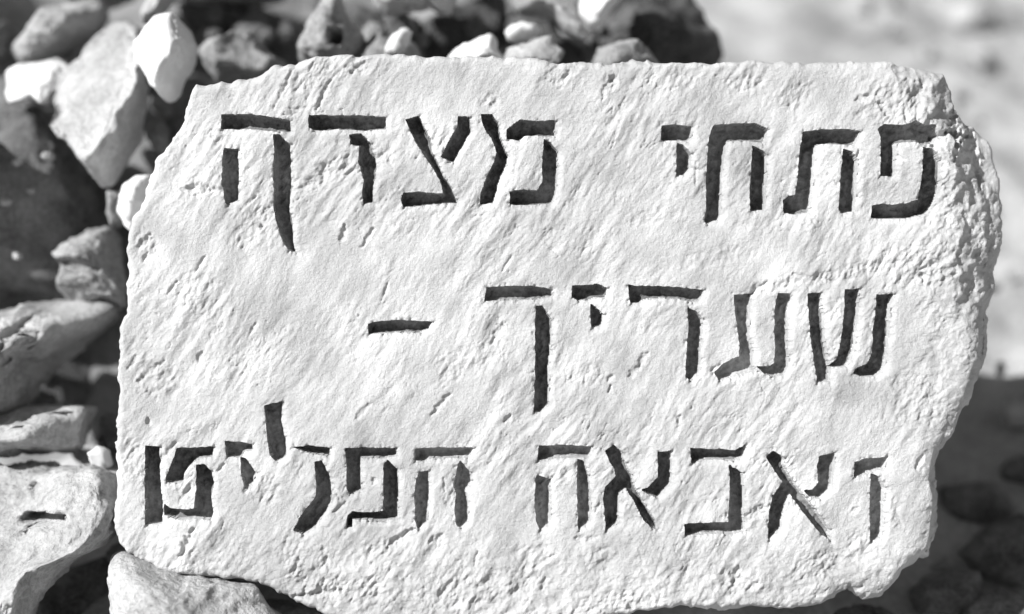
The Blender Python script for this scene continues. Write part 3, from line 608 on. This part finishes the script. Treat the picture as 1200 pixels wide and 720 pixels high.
# heap stones beyond the frame that go on with the heap and shade its gaps
stone([(-130,400),(-20,392),(60,392),(130,372),(150,430),(150,500),(60,520),(-60,520),(-150,480)], -0.44, 0.16, M_DIM,
      'dark stone closing the triangular gap between the grey-veined stone and the slab', 63, tilt=(.5, -.4), facets=2)  # added to block sun leaking into the gap
side = [((-260,60,-120,180), -0.25, .3), ((-150,120,-30,230), -0.20, .26), ((-240,200,-90,330), -0.36, .28), ((-190,350,-75,470), -0.42, .2),
        ((-260,450,-110,600), -0.08, .25), ((-140,-60,-40,40), -0.35, .25), ((-30,-150,80,-50), -0.4, .25), ((90,-150,230,-60), -0.42, .25),
        ((250,-170,400,-60), -0.42, .25), ((420,-150,560,-62), -0.40, .25), ((580,-140,700,-50), -0.42, .22)]
SIDE_L = ['rubble stone left of the small bright stone, beyond the left edge', 'rubble stone beyond the left edge, beside the big dark boulder top',
 'rubble stone beyond the left edge, beside the big dark boulder', 'rubble stone beyond the left edge, beside the grey-veined stone',
 'rubble stone beyond the left edge, beside the bottom left boulder', 'rubble stone beyond the upper left corner',
 'rubble stone above the top edge, over the blurred pale stone', 'rubble stone above the top edge, over the white rounded stone',
 'rubble stone above the top edge, over the upright grey stone', 'rubble stone above the top edge, over the pale jagged stone',
 'rubble stone above the top edge, over the slanting pale stone']
for k, (b, d, t) in enumerate(side):
    x0, y0, x1, y1 = b; cx, cy = (x0 + x1) / 2, (y0 + y1) / 2; rs = np.random.RandomState(90 + k)
    o = [(cx + (x1 - x0) / 2 * math.cos(a) * rs.uniform(.82, 1.08), cy + (y1 - y0) / 2 * math.sin(a) * rs.uniform(.82, 1.08)) for a in np.linspace(0, 2 * math.pi, 11)[:-1]]
    stone(o, d, t, M_PALE if k % 2 else M_MID, SIDE_L[k], 90 + k, group='rubble stones beyond the frame', lvl=4)
for k, (x, y, q) in enumerate([(21, 190, 6), (57, 184, 7), (8, 236, 9), (20, 300, 6), (72, 292, 5), (36, 224, 4)]):
    rs = np.random.RandomState(300 + k)
    o = [(x + q * rs.uniform(.7, 1.2) * math.cos(a), y + .8 * q * rs.uniform(.7, 1.2) * math.sin(a)) for a in np.linspace(0, 2 * math.pi, 7)[:-1]]
    stone(o, -0.235, 0.03, M_PALE, 'small pale stone chip resting against the ' + ['upper part of the big dark boulder, left one', 'upper part of the big dark boulder, right one', 'big dark boulder at the left edge',
      'foot of the big dark boulder, left one', 'foot of the big dark boulder, right one', 'middle of the big dark boulder, the smallest'][k], 300 + k, lvl=3, name='stone_chip', group='chips on the dark boulder')
# small rubble lying in the gaps between the big stones
rs = np.random.RandomState(77)
GAP_L = ['beside the corner stone, in the gap at the upper left', 'in the gap between the tall wedge-shaped stone and the slab', 'behind the mottled grey stone over the slab shoulder',
 'above the upright grey stone at the top edge', 'in the dark gap around the small white sliver', 'in the gap behind the low speckled stone', 'in the triangular gap under the grey-veined stone',
 'between the flat pale stone and the slab', 'above the grey stone with the dark hollow', 'between the bottom left boulder and the streaky stone', 'under the bottom edge of the slab']
gaps = [(-10,30,70,60,-.50,5),(150,90,230,180,-.36,7),(190,10,350,60,-.50,8),(330,0,430,50,-.48,4),(430,20,600,70,-.42,9),(590,0,720,70,-.42,7),(20,400,135,480,-.33,3),(95,470,140,545,-.28,3),(60,210,150,340,-.40,5),(120,640,200,720,-.2,2),(280,700,420,730,-.16,4)]
for gi_, (gx0, gy0, gx1, gy1, gd, gn) in enumerate(gaps):
    for _ in range(gn):
        cx, cy = rs.uniform(gx0, gx1), rs.uniform(gy0, gy1); rr = rs.uniform(11, 26); a0 = rs.uniform(0, 6.28); asp = rs.uniform(.6, 1)
        o = []
        for a in np.linspace(0, 2 * math.pi, 8)[:-1]:
            q = rr * rs.uniform(.75, 1.15); x_, y_ = q * math.cos(a), q * asp * math.sin(a)
            o.append((cx + x_ * math.cos(a0) - y_ * math.sin(a0), cy + x_ * math.sin(a0) + y_ * math.cos(a0)))
        k = rs.randint(1 << 20)
        stone(o, gd + rs.uniform(-.05, .05), rr / 1000 * rs.uniform(1.2, 2), M_MID if k % 3 == 0 else M_DIM, ('small grey rubble stone ' if k % 3 == 0 else 'small dark rubble stone ') + GAP_L[gi_], k, lvl=4, rough=.07,
              name='rubble_stone', group='small stones in the gaps of the heap')
# dark earth the heap is banked on
def bank():
    xs = np.arange(-2.4, 0.62, 0.02); ys = np.arange(0.05, 1.9, 0.02)
    X, Y = np.meshgrid(xs, ys)
    ex = sstep(0.50, 0.12, X + 0.06 * fbm(Y * 4, 2.2, 0.3, 2)) * sstep(-2.4, -1.9, X)
    ey = sstep(0.12, 0.62, Y) * sstep(1.85, 1.2, Y)
    Z = GROUND - 0.06 + ex * ey * (0.42 + 0.05 * fbm(X * 3, Y * 3, 5.5, 3)) + 0.02 * fbm(X * 12, Y * 12, 7.5, 3)
    ny, nx = X.shape; i = np.arange(ny * nx).reshape(ny, nx)
    f = np.stack([i[:-1, :-1], i[:-1, 1:], i[1:, 1:], i[1:, :-1]], -1).reshape(-1, 4)
    link('earth_bank', mesh_np('earth_bank', np.stack([X, Y, Z], -1).reshape(-1, 3), f), M_SOIL, kind='structure')
bank()
# right of the slab: dark stones added to deepen its shadow, and the loose stones of the ground
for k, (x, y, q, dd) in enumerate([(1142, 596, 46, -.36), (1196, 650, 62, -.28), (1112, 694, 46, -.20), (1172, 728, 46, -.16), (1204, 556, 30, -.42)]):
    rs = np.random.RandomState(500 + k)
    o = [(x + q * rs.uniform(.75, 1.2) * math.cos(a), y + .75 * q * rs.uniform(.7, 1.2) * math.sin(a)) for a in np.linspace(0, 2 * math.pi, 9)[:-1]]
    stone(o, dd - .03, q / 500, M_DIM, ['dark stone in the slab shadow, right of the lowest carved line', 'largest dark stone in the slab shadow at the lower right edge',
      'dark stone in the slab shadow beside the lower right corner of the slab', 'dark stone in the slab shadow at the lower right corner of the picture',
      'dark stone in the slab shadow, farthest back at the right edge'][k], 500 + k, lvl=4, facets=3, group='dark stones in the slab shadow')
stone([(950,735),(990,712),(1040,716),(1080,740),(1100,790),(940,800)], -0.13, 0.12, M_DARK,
      'dark stone under the lower right corner of the slab', 62, tilt=(.1, 0), lvl=4)  # added to darken the shaded space below the slab
def pebbles(name, mat, seed, count, label):
    rs = np.random.RandomState(seed); V = []; F = []; n0 = 0; v, f = ico(3)
    for _ in range(count):
        x = rs.uniform(0.5, 3.4) if rs.rand() < .85 else rs.uniform(-3, .4); y = rs.uniform(0.25, 5.0)
        if x < 0.75 and y < 1.9: continue
        r = 0.006 + 0.030 * rs.rand() ** 3.5; s = rs.uniform(.6, 1.4, 3)
        q = v * (1 + 0.35 * fbm(v[:, 0] * 1.2 + x * 9, v[:, 1] * 1.2 + y * 9, v[:, 2] * 1.2, 2)[:, None]) * r * s
        V.append(q + [x, y, GROUND + r * .3]); F.append(f + n0); n0 += len(v)
    link(name, mesh_np(name, np.concatenate(V), np.concatenate(F)), mat, kind='stuff', label=label, cat='gravel')
pebbles('grey_pebbles', M_GRAVEL, 5, 700, 'small grey loose stones strewn over the bright ground behind the slab')
pebbles('pale_pebbles', M_PALE, 6, 500, 'small pale loose stones strewn over the bright ground behind the slab')
